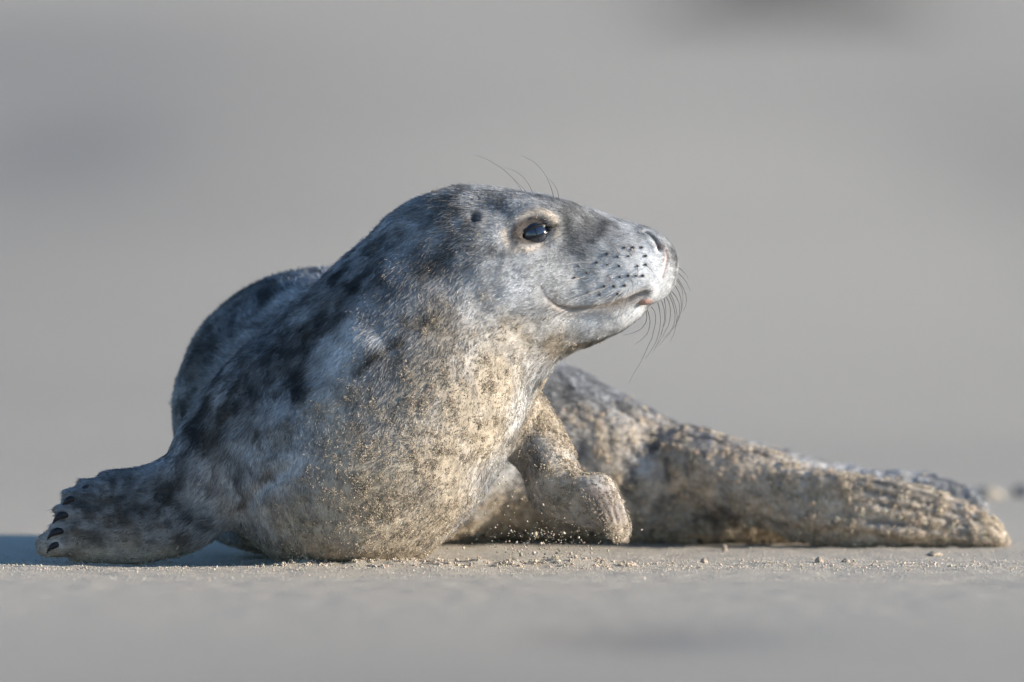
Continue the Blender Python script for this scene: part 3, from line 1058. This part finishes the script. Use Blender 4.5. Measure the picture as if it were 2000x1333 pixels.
# ------------------------------------------------------------------ lip, whiskers
M_LIP = plain('bare_lip', (.30, .19, .155), .45, .4, noise=(260, .35))
c, n = hit(1256, 587, bvh1)
c = W(1256, 586, c[1] / U + 6)
vs_, fs = uv_sphere(np.zeros(3), 1.0, 20, 12)
vs_ = np.array(vs_) * [19 * U, 9 * U, 11 * U]
vs_ = vs_ * (1 + .25 * fbm(vs_, 240, 3, 5))[:, None] + c
mesh_obj('lip', vs_, fs, M_LIP, seal)

M_SPOT = plain('whisker_root', (.085, .072, .066), .8, .1)
for k, (px, py) in enumerate(DOTS):
    p, n = hit(px, py, bvh1)
    if p is None: continue
    vs_, fs = uv_sphere(np.zeros(3), 1.0, 8, 5)
    u = nrm(np.cross(n, UP)); v = np.cross(n, u)
    r_ = rng.uniform(1.3, 3.0) * U
    vs_ = np.array([p + n * (.0008 + q[2] * .0007) + u * q[0] * r_ * 1.2 + v * q[1] * r_ for q in vs_])
    mesh_obj('whisker_root', vs_, fs, M_SPOT, seal)

M_WHISK = plain('dark_whisker', (.075, .062, .055), .4, .4)
M_WHISK2 = plain('pale_whisker', (.52, .47, .40), .35, .4)


def whisker(x0, y0, x1, y1, x2, y2, dy=-20, r=.8, pale=False, Y0=None):
    p, n = hit(x0, y0, bvh1)
    if p is None:
        Yr = -60 if Y0 is None else Y0
    else:
        Yr = p[1] / U + 3 if Y0 is None else Y0
    a, b, c = W(x0, y0, Yr), W(x1, y1, Yr + dy * .7), W(x2, y2, Yr + dy)
    ctl = 2 * b - .5 * (a + c)
    C = [(1 - t) ** 2 * a + 2 * t * (1 - t) * ctl + t * t * c for t in np.linspace(0, 1, 15)]
    C = np.array(C) + np.linspace(0, 1, 15)[:, None] * rng.normal(0, .6 * U, (15, 3))
    R = [r * U * (1 - .8 * t) for t in np.linspace(0, 1, 15)]
    vs_, fs = tube_mesh(C, R, 5)
    mesh_obj('whisker', vs_, fs, M_WHISK2 if pale else M_WHISK, seal)


WH = [  # drooping from the front of the snout and its far side
    (1312, 570, 1326, 617, 1284, 677), (1306, 575, 1318, 625, 1296, 660), (1300, 578, 1308, 625, 1278, 680), (1290, 585, 1297, 630, 1274, 690), (1296, 580, 1300, 622, 1287, 655),
    (1272, 600, 1276, 650, 1228, 749), (1318, 545, 1334, 576, 1325, 625), (1320, 540, 1340, 580, 1332, 610), (1319, 530, 1338, 548, 1349, 572), (1319, 520, 1334, 530, 1345, 545),
    (1316, 555, 1331, 595, 1318, 640), (1262, 606, 1255, 640, 1215, 655), (1264, 604, 1267, 645, 1240, 672), (1308, 572, 1322, 620, 1308, 668), (1284, 590, 1288, 645, 1262, 700)]
for w in WH:
    whisker(*w, dy=rng.uniform(-10, 60), r=.85, Y0=-55 + rng.uniform(-8, 20))
for w in [(1166, 514, 1085, 520, 1010, 557), (1137, 542, 1112, 549, 1090, 558), (1150, 538, 1112, 552, 1080, 572), (1190, 559, 1150, 575, 1098, 592), (1180, 562, 1130, 582, 1090, 606),
          (1206, 566, 1168, 590, 1120, 622), (1199, 575, 1165, 600, 1140, 628), (1220, 563, 1195, 590, 1160, 632)]:
    whisker(*w, dy=-26, r=.42, pale=True)
for w in [(1207, 572, 1196, 605, 1180, 640), (1217, 580, 1210, 610, 1194, 648), (1228, 560, 1220, 600, 1204, 640), (1244, 520, 1246, 545, 1240, 575), (1230, 541, 1236, 562, 1232, 590),
          (1262, 518, 1272, 528, 1284, 542), (1212, 500, 1196, 478, 1188, 465), (1236, 500, 1226, 490, 1222, 482)]:
    whisker(*w, dy=-22, r=.55)
for w in [(1022, 378, 985, 333, 925, 302), (1041, 380, 1020, 345, 983, 327), (1082, 390, 1060, 335, 1016, 303), (1092, 392, 1085, 365, 1066, 345), (1010, 382, 960, 372, 920, 374), (1030, 378, 1012, 358, 1000, 349)]:
    whisker(*w, dy=-18, r=.62)

# ------------------------------------------------------------------ sand grains and crumbs on the beach
NGR = 8000 if QUICK else 45000
xs = rng.uniform(-.56, .56, NGR)
ys = np.concatenate([rng.normal(-.05, .09, NGR // 2), rng.uniform(-.45, .5, NGR - NGR // 2)])
zs = ground_z(xs, ys)
rr = .00043 * np.exp(rng.normal(0, .38, NGR))
loose = grains('loose_sand_grains', np.stack([xs, ys, zs + rr * .3], -1), rr, base=(.46, .41, .345))
tag(loose, 'loose pale sand grains lying over the beach around the seal', 'sand')

# crumbs: little heaps of grains in the pushed-up rim and scattered beyond
cp, cr = [], []


def heap(x, y, r, n):
    a = rng.uniform(0, 2 * math.pi, n); d = r * np.abs(rng.normal(0, .55, n))
    px, py = x + d * np.cos(a), y + d * np.sin(a)
    h = np.maximum(r * .75 * (1 - (d / r / 1.2) ** 2), 0) * rng.uniform(0, 1, n)
    g = ground_z(px, py)
    cp.extend(np.stack([px, py, g + h], -1)); cr.extend(.0007 * np.exp(rng.normal(0, .35, n)))


for k in range(150):
    x = rng.uniform(-.25, .12)
    heap(x, np.interp(x, [-.26, -.1, .02, .12], [-.055, -.06, -.045, -.03]) - rng.uniform(-.01, .045), rng.uniform(.0015, .005), 26)
for k in range(130):
    heap(rng.uniform(-.55, .55), rng.normal(-.08, .06), rng.uniform(.0008, .0028), 12)
for k in range(60):
    heap(rng.uniform(.0, .42), rng.normal(-.06, .035), rng.uniform(.001, .0035), 16)
crumbs = grains('sand_crumbs', np.array(cp), np.array(cr), base=(.50, .42, .33))
tag(crumbs, 'small crumbs of pushed-up sand along the foot of the chest', 'sand')

# grains thrown up by the lifted flipper
NF = 520
u = rng.random(NF)
fx = rng.normal(1065, 65, NF); fy = 1085 - np.abs(rng.normal(0, 1, NF)) * 55 * (1 - .3 * u)
top = rng.random(NF) < .12
fy[top] = rng.uniform(880, 1030, top.sum()); fx[top] = rng.uniform(960, 1120, top.sum())
fp = np.array([W(a, b, Yy) for a, b, Yy in zip(fx, fy, rng.uniform(-90, 60, NF))])
fp[:, 2] = np.maximum(fp[:, 2], .003)
fly = grains('flying_sand', fp, .0007 * np.exp(rng.normal(0, .45, NF)), base=(.42, .36, .29))
tag(fly, 'spray of sand grains in the air below the lifted flipper', 'sand')


# single sand lumps that stand out on the beach
def lump(px, py, w, h, Y, label, base, nm='sand_lump', cat='sand lump', group='small lumps on the sand'):
    c = W(px, py, Y)
    c[2] = ground_z(np.array([c[0]]), np.array([c[1]]))[0]
    b = bmesh.new(); bmesh.ops.create_icosphere(b, subdivisions=4, radius=1)
    vv = np.array([v.co[:] for v in b.verts]); ff = [[v.index for v in f.verts] for f in b.faces]; b.free()
    d = 1 + .35 * fbm(vv + c * 50, 1.6, 3, 7) + .12 * fbm(vv + c * 50, 7, 2, 8)
    vv = vv * d[:, None] * np.array([w, w * .8, h]) * U
    vv[:, 2] += h * U * .45
    o = mesh_obj(nm, vv, ff, plain('lump', base, .8, .2, noise=(350, .45)))
    o.location = c
    tag(o, label, cat, group)
    return o


lump(1600, 1115, 9, 8, -25, 'upright little sand lump in front of the hind flippers', (.30, .25, .20))
lump(1652, 1118, 8, 5, -30, 'low crumbly sand lump farther from the chest, beside the upright one', (.32, .27, .215))
lump(1375, 1117, 8, 6, -25, 'small sand lump midway between lifted flipper and upright lump', (.31, .26, .205))
lump(1825, 1086, 14, 6, 330, 'flat sand lump below the tips of the hind flippers', (.31, .26, .205))
lump(1415, 1062, 5, 9, 560, 'thin upright sand crumb before the dark gap under the hips', (.34, .28, .22))
lump(1932, 940, 30, 17, 3300, 'pale blurred sand lump behind the hind flipper tips', (.33, .29, .235))
lump(1995, 940, 20, 16, 3400, 'dark blurred pebble at the edge of the picture behind the flippers', (.10, .105, .115), 'pebble', 'pebble', None)


# far dark heaps of seaweed, thrown out of focus
M_WEED = plain('dark_seaweed', (.035, .034, .030), .6, .3, noise=(12, .5))


def weed(px, py, w, d, h, label, n=160):
    o = np.array([0, -CAM_D, CAM_H]); dr = ray(px, py)
    g = o + dr * (-CAM_H / dr[2])
    vs_, fs = [], []
    for k in range(n):
        a = rng.uniform(0, 2 * math.pi); rr_ = math.sqrt(rng.random())
        x, y = rr_ * math.cos(a) * w, rr_ * math.sin(a) * d
        z0 = h * (1 - rr_ ** 2) * rng.uniform(.1, 1)
        Lk = rng.uniform(.25, .6) * w
        th = rng.uniform(0, 2 * math.pi)
        pts_ = []
        for t in np.linspace(0, 1, 7):
            pts_.append((x + math.cos(th + t * 1.3) * Lk * t, y + math.sin(th + t * 1.3) * Lk * t, max(.004, z0 * (1 - t * t) + .01 * math.sin(5 * t))))
        v_, f_ = tube_mesh(pts_, [.02 * (1 - .7 * t) for t in np.linspace(0, 1, 7)], 4)
        b0 = len(vs_)
        vs_ += list(v_); fs += [tuple(i + b0 for i in f) for f in f_]
    ob = mesh_obj('seaweed_heap', vs_, fs, M_WEED)
    ob.location = g
    gz = ground_z(np.array([g[0]]), np.array([g[1]]))[0]
    ob.location.z = gz
    tag(ob, label, 'seaweed')


weed(1550, 25, .55, 1.0, .30, 'dark blurred heap far off at the top edge above the snout')
